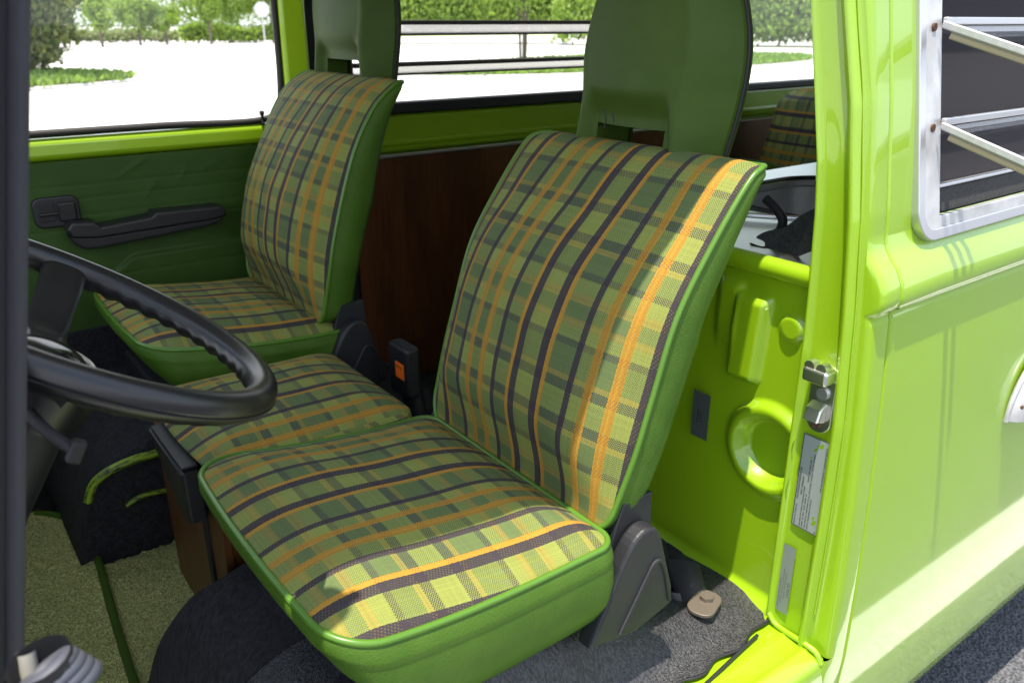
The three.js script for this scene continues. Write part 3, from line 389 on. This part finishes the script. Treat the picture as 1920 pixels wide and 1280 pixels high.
// the headrest as a field of heights over its outline: dished front face, flared wings, hollow at the foot
function headrestMesh(t, zc, o) {
  const sm = (T, y) => { let v = 0; for (let k = -3; k <= 3; k++) v += interp(T, y + k * 0.006); return v / 7; };
  const hw = y => o.w * sm([[-0.05, 0.435], [0.0, 0.465], [0.05, 0.492], [0.1, 0.5], [0.14, 0.485], [0.18, 0.44], [0.22, 0.38], [0.27, 0.28], [0.315, 0.15]], y);
  const face = y => o.w * sm([[-0.06, 0.35], [0.0, 0.315], [0.05, 0.285], [0.08, 0.3], [0.12, 0.325], [0.18, 0.3], [0.22, 0.26], [0.27, 0.18], [0.315, 0.08]], y);   // where the front turns into the side
  const hole = 0.016, hz = o.w * 0.235, Y0 = -0.045, Y1 = 0.315, lean = y => o.x + o.lean * y;
  const front = (s, y) => { const f = face(y), h = hw(y), a = Math.abs(s), q = Math.max(0, (a - f) / Math.max(1e-4, h - f)); let d = o.d * 0.8 * (q < 0.25 ? q * q * 1.6 : 0.1 + (q - 0.25) * 1.2); d += 0.012 * (a / f) ** 2 * (a < f ? 1 : 0) + (a >= f ? 0.012 * (1 - q) : 0); d += 0.022 * (1 - ss(0.025, 0.075, y)) * (1 - ss(f * 0.8, f * 1.05, a)); d += 0.05 * ss(0.2, 0.33, y) ** 1.5; return Math.min(d, o.d * 0.98); };
  const sheet = (back, ya, yb, sa, sb, nu, nv) => grid(nu, nv, (u, v) => { const y = ya + (yb - ya) * v, s = sa(y) + (sb(y) - sa(y)) * u; return [lean(y) + (back ? o.d + 0.012 * (1 - (s / hw(y)) ** 2) : front(s, y)), o.y + y, zc + s]; }, (u, v, p) => [p[2], p[1]]);
  const G = []; for (const b of [false, true]) G.push(sheet(b, hole, Y1, y => -hw(y), hw, 80, 60), sheet(b, Y0, hole, y => -hw(y), () => -hz, 20, 16), sheet(b, Y0, hole, () => hz, hw, 20, 16));
  G.push(grid(80, 4, (u, v) => { const sg = u < 0.5 ? 1 : -1, q = u < 0.5 ? u * 2 : 2 - u * 2, y = Y0 + (Y1 - Y0) * q, h = hw(y), fx = front(h, y); return [lean(y) + fx + (o.d - fx) * v, o.y + y, zc + sg * h]; }, (u, v, p) => [p[0], p[1]]));
  const lip = [[-hz, Y0], [-hz, hole - 0.008], [-hz + 0.008, hole], [hz - 0.008, hole], [hz, hole - 0.008], [hz, Y0]];
  G.push(grid(5, 3, (u, v) => { const [s, y] = lip[Math.round(u * 5)], fx = front(s, y); return [lean(y) + fx + (o.d - fx) * v, o.y + y, zc + s]; }));
  const m = part('headrest', mergeGeometries(G), headVinyl, t);
  if (o.cracks) for (const c of o.cracks) part('crack', tube(c.map(q => pix(q[0], q[1], 'x', o.x + 0.012)), 0.0012, 12, false, 5), rubber, m);
  part('headrest_seam', tube([...Array(20)].map((_, i) => { const y = -0.04 + 0.33 * i / 19; return [lean(y) + o.d * 0.9, o.y + y, zc + hw(y) + 0.0005]; }), 0.0035, 60, false, 6), rubber, m);
}
function hingeCover(t, z, dx, dy, dir) {              // black plastic cover over the seat hinge
  const P = smooth2([[0.665, 0.852], [0.688, 0.885], [0.712, 0.897], [0.735, 0.885], [0.75, 0.845]], 16), d = 0.028 * dir, mv = p => [p[0] + dx, p[1] + dy];
  const o = [[0.612, 0.744], ...P, [0.772, 0.775], [0.773, 0.745], [0.7, 0.728]].map(mv);
  const h = part('hinge_cover', slabXY(o, dir > 0 ? z : z - 0.028, 0.028, 0.006), hingeMat, t);
  const I = [[0.668, 0.742], ...smooth2([[0.712, 0.812], [0.728, 0.835], [0.742, 0.832], [0.754, 0.805]], 12), [0.766, 0.755]].map(mv);
  part('raised_rib', tube(I.map(p => [p[0], p[1], z + d]), 0.0035, 50, false, 8), hingeMat, h);
  part('hinge_arm', slabXY([[0.665, 0.86], [0.69, 0.93], [0.745, 0.93], [0.748, 0.87]].map(mv), dir > 0 ? z - 0.012 : z, 0.012, 0.002), hingeMat, t);
}
function frontSeat(name, label, zc, o) {
  const t = thing(name, label, 'seat', [0.45, 0.74 + o.dy, zc], 'front seats');
  cushion(t, zc, { x0: 0.252 + o.cx, x1: 0.66 + o.cx, w: 0.475, edge: x => 0.893 + o.cy + 0.052 * Math.max(0, (0.66 + o.cx - x) / 0.42) ** 2, crown: 0.042, skirt: 1, flare: o.flare, u0: 0.09, r: [0.075, 0.03, 0.03, 0.055] });
  backrest(t, zc + o.bz, { edge: o.back, w: 0.475, u0: -0.24, bulge: 0.045 });
  headrestMesh(t, zc + o.hz, o.head);
  hingeCover(t, zc + 0.235 + o.bz, o.hx, o.dy, 1); hingeCover(t, zc - 0.245, o.hx, o.dy, -1);
  part('seat_base', box(0.33, 0.7, 0.735 + o.dy * 0.3, 0.80 + o.cy, zc - 0.19, zc + 0.12, 0.01), rubber, t);
  return t;
}
const drv = frontSeat('driver_seat', 'green plaid seat with green vinyl sides next to the open doorway', -0.366, { flare: 0.02, bz: -0.018, hz: -0.03, cx: 0, cy: 0, dy: 0, hx: 0, back: [[0.664, 0.885], [0.685, 0.94], [0.729, 1.076], [0.767, 1.185], [0.824, 1.272], [0.882, 1.343], [0.91, 1.36], [0.932, 1.358]], head: { x: 0.88, y: 1.375, w: 0.305, d: 0.1, lean: 0.12, cracks: [[[1132, 205], [1136, 222], [1134, 240]], [[1149, 212], [1151, 230]]] } });
frontSeat('passenger_seat', 'green plaid seat with green vinyl sides beside closed door with armrest', -1.245, { flare: 0, bz: 0, hz: -0.025, cx: 0.045, cy: 0.03, dy: 0.05, hx: 0.0, back: [[0.652, 0.94], [0.662, 1.0], [0.688, 1.125], [0.74, 1.281], [0.79, 1.37], [0.835, 1.412], [0.86, 1.425], [0.876, 1.422]], head: { x: 0.832, y: 1.445, w: 0.35, d: 0.08, lean: 0.06 } });
part('seat_rail', slabXY([[0.42, 0.752], [0.55, 0.743], [0.7, 0.704], [0.7, 0.722], [0.66, 0.728], [0.65, 0.74], [0.6, 0.752], [0.56, 0.75], [0.5, 0.77], [0.42, 0.775]], -0.205, 0.012, 0.002), paint, drv, 'lime green rail worn along its edge');
part('rail_end', slabXY([[0.6, 0.735], [0.69, 0.7], [0.7, 0.72], [0.66, 0.79], [0.62, 0.785]], -0.235, 0.02, 0.003), rust, drv);
{ const j = thing('middle_seat', 'narrow green plaid middle seat cushion on wood cabinet', 'seat', [0.45, 0.86, -0.79]);
  cushion(j, -0.79, { x0: 0.285, x1: 0.63, w: 0.345, edge: x => 0.905 + 0.01 * (0.63 - x), crown: 0.028, skirt: 0.3, plain: true, u0: 0.2, r: [0.03, 0.03, 0.03, 0.03] });
  part('cushion_base', box(0.295, 0.62, 0.85, 0.885, -0.95, -0.63, 0.006), wood, j);
  const b = thing('wood_cabinet', 'low wood veneer cabinet under middle seat', 'cabinet', [0.45, 0.51, -0.79]);
  part('front_panel', box(0.28, 0.296, 0.505, 0.848, -0.97, -0.72, 0.002), wood, b); part('edge_trim', box(0.279, 0.297, 0.505, 0.848, -0.7195, -0.695, 0.002), rubber, b); part('front_panel', box(0.283, 0.297, 0.505, 0.848, -0.6945, -0.62, 0.002), wood, b);
  part('side_panel', box(0.298, 0.62, 0.505, 0.848, -0.968, -0.955, 0.002), wood, b); part('side_panel', box(0.298, 0.62, 0.505, 0.848, -0.64, -0.625, 0.002), wood, b);
  const a = thing('ashtray', 'black plastic ashtray box hung on front of wood cabinet', 'ashtray', [0.26, 0.76, -0.78]);
  part('tray_body', (() => { const g = slabXY([[-0.86, 0.888], [-0.665, 0.888], [-0.66, 0.80], [-0.69, 0.785], [-0.72, 0.795]], 0, 0.03, 0.006); g.rotateY(-Math.PI / 2); g.translate(0.278, 0, 0); return g; })(), plastic, a);
  part('tray_lid', (() => { const g = new RoundedBoxGeometry(0.026, 0.006, 0.18, 2, 0.002); g.translate(0.264, 0.8925, -0.762); return g; })(), plastic, a); }
{ const b = thing('belt_buckle', 'black seat belt buckle with orange release button between the seats', 'buckle', [0.75, 0.8, -0.87]);
  part('buckle_body', box(0.75, 0.785, 0.8, 0.915, -0.925, -0.845, 0.01), plastic, b);
  part('stalk', tube([[0.78, 0.8, -0.88], [0.79, 0.7, -0.87], [0.78, 0.55, -0.86]], 0.022, 20), plastic, b);
  const cv = document.createElement('canvas'); cv.width = cv.height = 128; const x = cv.getContext('2d'); x.fillStyle = '#e2671a'; x.fillRect(0, 0, 128, 128); x.fillStyle = '#2a1208'; x.font = 'bold 34px sans-serif'; x.fillText('PRESS', 8, 52); const t = new THREE.CanvasTexture(cv); t.colorSpace = THREE.SRGBColorSpace;
  const g = new THREE.PlaneGeometry(0.036, 0.036); g.rotateY(-Math.PI / 2); g.translate(0.7485, 0.862, -0.872); part('release_button', g, phy({ map: t, roughness: 0.4 }), b); }
{ const b = thing('belt_anchor', 'black seat belt sleeve bolted to mat behind driver seat hinge', 'belt anchor', [0.9, 0.63, -0.19]);
  const A = pix(1278, 1056, 'x', 0.95), B = pix(1306, 1158, 'x', 0.9), wd = V(0.55, 0.1, 0.8).normalize(), dp = V().crossVectors(B.clone().sub(A).normalize(), wd);
  part('sleeve', grid(28, 20, (u, v) => { const c = A.clone().lerp(B, v), a = u * 6.2832, r = 0.031 - 0.004 * v; return c.addScaledVector(wd, Math.cos(a) * r).addScaledVector(dp, Math.sin(a) * (0.014 - 0.004 * v) + 0.006 * Math.sin(v * 3.1)).toArray(); }), sleeveMat, b);
  part('strap', grid(10, 16, (u, v) => { const L = pix(1247, 1098 + 52 * v, 'x', 0.885), R = pix(1276 + 20 * v, 1112 + 66 * v, 'x', 0.895), p = L.lerp(R, u); p.x -= 0.008 * Math.sin(u * 3.1); return p.toArray(); }), sleeveMat, b);
  const pl = roundRect(-0.032, 0.032, -0.022, 0.022, 0.018); const g = new THREE.ExtrudeGeometry(pl, { depth: 0.004, bevelEnabled: true, bevelThickness: 0.001, bevelSize: 0.001, bevelSegments: 2 }); g.rotateX(-Math.PI / 2); g.rotateY(0.35); g.translate(0.912, 0.643, -0.168); part('anchor_plate', g, dullMetal, b);
  const hx = new THREE.CylinderGeometry(0.0125, 0.0125, 0.007, 6); hx.translate(0.922, 0.6515, -0.172); part('bolt', hx, dullMetal, b); }

// ------------------------------------------------------------------ steering wheel
{ const t0 = 0.533, ro = -0.074, Cn = V(0.10, 1.281, -0.33), R = 0.195, e1 = V(Math.cos(t0), -Math.sin(t0), 0), e2 = V(0, Math.sin(ro), Math.cos(ro)), nn = V().crossVectors(e2, e1).normalize();
  const at = (a, r, h = 0) => Cn.clone().addScaledVector(e1, Math.cos(a) * r).addScaledVector(e2, Math.sin(a) * r).addScaledVector(nn, h);
  const s = thing('steering_wheel', 'black steering wheel with glossy hub pad left of the driver seat', 'steering wheel', [Cn.x - 0.06, Cn.y - 0.12, Cn.z]);
  part('rim', grid(220, 20, (u, v) => { const a = u * 6.2832, b = v * 6.2832, knob = Math.max(0, Math.cos(b - Math.PI * 1.36)) ** 4 * 0.0018 * (1 + Math.sin(a * 50)), r = 0.0152 + knob; return at(a, R + Math.cos(b) * r, Math.sin(b) * r * 1.02).toArray(); }), wheelMat, s);
  part('mould_line', tube(Array.from({ length: 120 }, (_, i) => at(i / 120 * 6.2832, R + 0.0155, -0.0035)), 0.0007, 240, true, 5), plastic, s);
  const spoke = a0 => grid(20, 26, (u, v) => { const r = R - 0.006 - (R - 0.05) * v, wd = 0.024 - 0.003 * Math.sin(v * 3.14), o = (u * 2 - 1) * wd, h = -0.055 * ss(0.0, 0.75, v) + 0.006 * (1 - (2 * u - 1) ** 4); const a = a0 + o / Math.max(0.06, r); return at(a, r, h).toArray(); });
  for (const a0 of [-1.38, 1.8]) { part('spoke', spoke(a0), wheelMat, s); part('spoke_underside', (() => { const g = spoke(a0); g.translate(-nn.x * 0.008, -nn.y * 0.008, -nn.z * 0.008); return g; })(), plastic, s); }
  const disc = (r, h0, h1, pw) => grid(48, 14, (u, v) => at(u * 6.2832, r * (1 - v), h0 + h1 * (1 - (1 - v) ** pw)).toArray());
  part('hub', mergeGeometries([disc(0.062, -0.058, 0.006, 2), grid(48, 4, (u, v) => at(u * 6.2832, 0.062 - 0.01 * v, -0.058 - 0.05 * v).toArray())]), wheelMat, s);
  const h = part('horn_pad', disc(0.042, -0.05, 0.016, 3), phy({ color: C(0.008, 0.008, 0.009), roughness: 0.12 }), s);
  part('pad_ring', tube(Array.from({ length: 40 }, (_, i) => at(i / 40 * 6.2832, 0.044, -0.048)), 0.003, 80, true, 8), chrome, h);
  const col = thing('steering_column', 'dark steering column with bent lever under the wheel', 'steering column', [Cn.x - 0.25, 0.6, Cn.z]);
  part('column_shroud', tube([at(0, 0, -0.08), at(0, 0, -0.2), at(0, 0, -0.62)], 0.045, 30, false, 20), plastic, col);
  part('lever', tube([pix(52, 772, 'z', -0.25), pix(78, 800, 'z', -0.24), pix(110, 825, 'z', -0.23), pix(140, 845, 'z', -0.22)], 0.0055, 20, false, 10), plastic, col);
  part('lever_tip', (() => { const g = new RoundedBoxGeometry(0.012, 0.022, 0.012, 3, 0.003); const p = pix(142, 846, 'z', -0.218); g.rotateZ(-0.5); g.translate(p.x, p.y, p.z); return g; })(), plastic, col); }

// ------------------------------------------------------------------ passenger door
{ const d = thing('passenger_door', 'closed passenger door with green vinyl lining and lime green sill', 'door', [0.3, 0.6, ZI]);
  part('painted_sill', box(-0.3, 0.826, 1.252, 1.302, -1.6, -1.545, 0.016), paint, d);
  part('window_seal', tube([[-0.28, 1.312, -1.556], [0.5, 1.3115, -1.556], [0.775, 1.311, -1.556], [0.808, 1.326, -1.556], [0.819, 1.36, -1.556], [0.822, 1.8, -1.545]], 0.0085, 90, false, 8), rubber, d);
  part('window_glass', (() => { const g = new THREE.PlaneGeometry(1.12, 0.5); g.translate(0.26, 1.555, -1.565); return g; })(), glass, d);
  part('window_frame', box(-0.3, 0.83, 1.78, 1.85, -1.59, -1.55), paint, d);
  part('outer_skin', box(-0.35, 0.83, 0.35, 1.26, -1.63, -1.6, 0.01), paint, d);
  // lining: vinyl sheet with welded lines, a few wrinkles and a pocket edge
  const lines = [1.197, 1.166, 1.128, 1.10, 0.98]; const wr = [[0.44, 1.225, 0.05, 0.5], [0.47, 1.17, 0.03, 0.9], [0.62, 1.213, 0.03, 0.4], [0.2, 1.236, 0.05, 0.1], [0.55, 1.2, 0.02, 1.1]];
  part('vinyl_lining', grid(240, 170, (u, v) => { const x = -0.28 + 1.1 * u, y = 0.62 + 0.632 * v; let h = 0; for (const l of lines) { const e = (y - l) / 0.0022; h -= 0.001 * Math.exp(-e * e); }
    for (const [wx, wy, L, a] of wr) { const c = Math.cos(a), s = Math.sin(a), p = (x - wx) * c + (y - wy) * s, q = -(x - wx) * s + (y - wy) * c; h += 0.0012 * Math.exp(-((p / L * 1.4) ** 2)) * Math.exp(-((q / 0.006) ** 2)); }
    h += 0.0006 * Math.sin(x * 9 + y * 7) * Math.sin(y * 13 + x * 3); const e = 1.005 + 0.02 * ss(0.35, 0.42, x) - 0.03 * (1 - ss(0.3, 0.42, x)); h += 0.007 * (1 - ss(e - 0.012, e, y)) * ss(0.3, 0.36, x);
    return [x, y, -1.541 + h]; }, (u, v, p) => [p[0], p[1]]), cardVinyl, d);
  const trace = L => L.map(([a, b]) => { const p = pix(a, b, 'z', -1.48); return [p.x, p.y]; }).reverse();
  part('armrest', slabXY(trace([[126, 432], [134, 419], [176, 417], [190, 426], [284, 407], [292, 399], [412, 387], [424, 391], [424, 404], [400, 412], [186, 446], [136, 447]]), -1.54, 0.06, 0.005), plastic, d);
  part('armrest_base', slabXY(trace([[131, 446], [186, 445], [400, 411], [421, 405], [418, 416], [394, 426], [190, 468], [160, 470], [139, 459]]), -1.54, 0.052, 0.007), rubber, d);
  const hd = part('handle_surround', (() => { const s = roundRect(0.222, 0.308, 1.114, 1.174, 0.014); const g = new THREE.ExtrudeGeometry(s, { depth: 0.008, bevelEnabled: true, bevelThickness: 0.004, bevelSize: 0.004, bevelSegments: 3 }); g.translate(0, 0, -1.542); return g; })(), plastic, d);
  part('handle_lever', box(0.266, 0.304, 1.122, 1.166, -1.535, -1.521, 0.005), wheelMat, hd); part('handle_recess', box(0.227, 0.262, 1.124, 1.166, -1.535, -1.5285, 0.003), rubber, hd); part('handle_bar', box(0.228, 0.268, 1.138, 1.146, -1.532, -1.522, 0.003), wheelMat, hd);
  part('lock_knob', (() => { const g = new THREE.LatheGeometry([[0, 0], [0.005, 0], [0.0035, 0.004], [0.003, 0.02], [0.006, 0.026], [0.0065, 0.031], [0.004, 0.034], [0, 0.034]].map(p => new THREE.Vector2(...p)), 14); g.translate(0.762, 1.299, -1.545); return g; })(), rubber, d); }

// ------------------------------------------------------------------ living area behind the seats
{ const k = thing('sink_unit', 'stainless steel sink counter behind the half bulkhead', 'sink', [1.4, 0.5, -0.4]);
  part('counter', (() => { const s = roundRect(1.045, 2.0, 0.12, 0.7, 0.02); s.holes.push(roundRect(1.3, 1.72, 0.22, 0.6, 0.12, THREE.Path)); const g = new THREE.ExtrudeGeometry(s, { depth: 0.012, bevelEnabled: true, bevelThickness: 0.004, bevelSize: 0.004, bevelSegments: 3, curveSegments: 14 }); g.rotateX(-Math.PI / 2); g.translate(0, 1.19, 0); return g; })(), steel, k);
  part('basin', (() => { const o = outlineRect(1.3, 1.72, -0.6, -0.22, [0.12, 0.12, 0.12, 0.12], 80); return grid(80, 6, (u, v) => { const p = o[Math.round(u * 80) % o.length], c = v < 0.7 ? 1 - 0.06 * v : 0.96 - (v - 0.7) * 3.1; return [1.51 + (p[0] - 1.51) * c, 1.2 - 0.14 * Math.min(1, v / 0.7), -0.41 + (p[1] + 0.41) * c]; }); })(), steel, k);
  part('basin_rim', tube(outlineRect(1.3, 1.72, -0.6, -0.22, [0.12, 0.12, 0.12, 0.12], 60).map(p => [p[0], 1.207, p[1]]), 0.005, 120, true, 8), plastic, k);
  part('lid_bar', tube([[1.19, 1.214, -0.43], [1.3, 1.214, -0.27]], 0.005, 8), chrome, k);
  part('cabinet_front', box(1.05, 2.0, 0.5, 1.185, -0.69, -0.675, 0.003), wood, k);
  const c = thing('cloth_pouch', 'grey felt cloth draped over steel counter behind door pillar', 'cloth', [1.15, 1.2, -0.2]);
  const top = [[1412, 446], [1450, 432], [1480, 418], [1510, 402], [1545, 378]], bot = [[1410, 452], [1440, 470], [1478, 482], [1510, 478], [1545, 470]], pick = (L, u, x) => { const q = Math.min(3.999, u * 4), i = Math.floor(q), f = q - i; return pix(L[i][0] + (L[i + 1][0] - L[i][0]) * f, L[i][1] + (L[i + 1][1] - L[i][1]) * f, 'x', x); };
  part('cloth', grid(40, 20, (u, v) => { const a = pick(top, u, 1.15), b = pick(bot, u, 1.075), p = a.lerp(b, v); p.x -= 0.012 * Math.sin(3.14 * v); p.y += 0.003 * Math.sin(u * 11 + v * 5); return p.toArray(); }), cloth, c);
  part('strap', tube([[1436, 372], [1456, 392], [1468, 412], [1462, 432], [1440, 444], [1414, 452]].map(q => pix(q[0], q[1], 'x', 1.16)), 0.008, 40, false, 8), rubber, c); }
{ const b = thing('rear_bench', 'green plaid rear bench seat in front of far window', 'bench', [2.6, 0.5, -1.1]);
  const g = grid(24, 40, (u, v) => { const z = -1.45 + 0.89 * u, e = 1 - (2 * u - 1) ** 8; return [2.58 + 0.14 * v + 0.03 * (1 - e) + 0.05 * ss(0.9, 1, v), 0.92 + 0.39 * v - 0.02 * (1 - e) * v, z]; }, (u, v, p) => [p[1] / PERIOD + 0.15, p[2] / PERIOD]);
  part('backrest', g, fabric, b); part('back_shell', box(2.8, 2.87, 0.6, 1.285, -1.42, -0.56, 0.02), vinyl, b); part('seat_cushion', box(2.1, 2.62, 0.8, 0.93, -1.45, -0.56, 0.03), vinyl, b); part('seat_box', box(2.2, 2.8, 0.5, 0.8, -1.44, -0.57), wood, b);
  const a = thing('bolster', 'dark green rounded bolster beside rear bench', 'cushion', [2.4, 0.93, -1.3]); part('bolster', box(2.2, 2.62, 0.935, 1.06, -1.52, -1.3, 0.05), vinyl, a); }
{ const s = thing('belt_webbing', 'black seat belt webbing hanging behind door pillar', 'seat belt', [1.06, 1.2, -0.19]);
  part('webbing', grid(4, 30, (u, v) => { const y = 1.2 + 0.6 * v; return [1.034 + 0.01 * u, y, interp(ZF, y) - 0.004 - 0.022 * u - 0.004 * Math.sin(v * 9)]; }), rubber, s); }

// ------------------------------------------------------------------ front edge of the door opening
{ const a = thing('front_pillar', 'dark front door pillar with grey rubber seal at edge of doorway', 'pillar', [0, 0.7, -0.1]);
  const L = (y, dx, dz) => [0.0405 + 0.2 * (y - 1.335) + dx, y, -0.1 + dz]; const ys = [0.7, 0.9, 1.1, 1.335, 1.55, 1.8];
  part('rubber_seal', tube(ys.map(y => L(y, -0.002, 0)), 0.0075, 60, false, 12), std({ color: C(0.05, 0.05, 0.06), roughness: 0.6, bumpMap: bumpCoarse, bumpScale: 0.001 }), a);
  part('pillar', tube(ys.map(y => L(y, -0.037, -0.004)), 0.03, 60, false, 16), std({ color: C(0.006, 0.0065, 0.012), roughness: 0.75 }), a);
  const b = thing('rubber_boot', 'grey ribbed rubber boot low at front door pillar', 'rubber boot', [0.02, 1.1, 0]);
  const ax = [V(-0.005, 1.1, -0.02), V(0.04, 1.07, 0.02)];
  for (let i = 0; i < 4; i++) part('rib', (() => { const g = new THREE.TorusGeometry(0.022 - 0.002 * i, 0.0055, 10, 36); g.lookAt(V(0.35, -0.75, 0.4)); const p = pix(118 - 10 * i, 1300 - 13 * i, 'z', 0.01); g.translate(p.x, p.y, p.z); return g; })(), std({ color: C(0.06, 0.065, 0.085), roughness: 0.6 }), b);
  part('sleeve', (() => { const p = pix(70, 1236, 'z', 0.01), q = pix(130, 1330, 'z', 0.01); return tube([p, q], 0.02, 6, false, 16); })(), rubber, b);
  part('rod', (() => { const p = pix(46, 1222, 'z', -0.01), q = pix(66, 1320, 'z', 0); return tube([p, q], 0.006, 6, false, 14); })(), std({ color: C(0.3, 0.29, 0.25), roughness: 0.6 }), b); }

renderer.render(scene, camera);
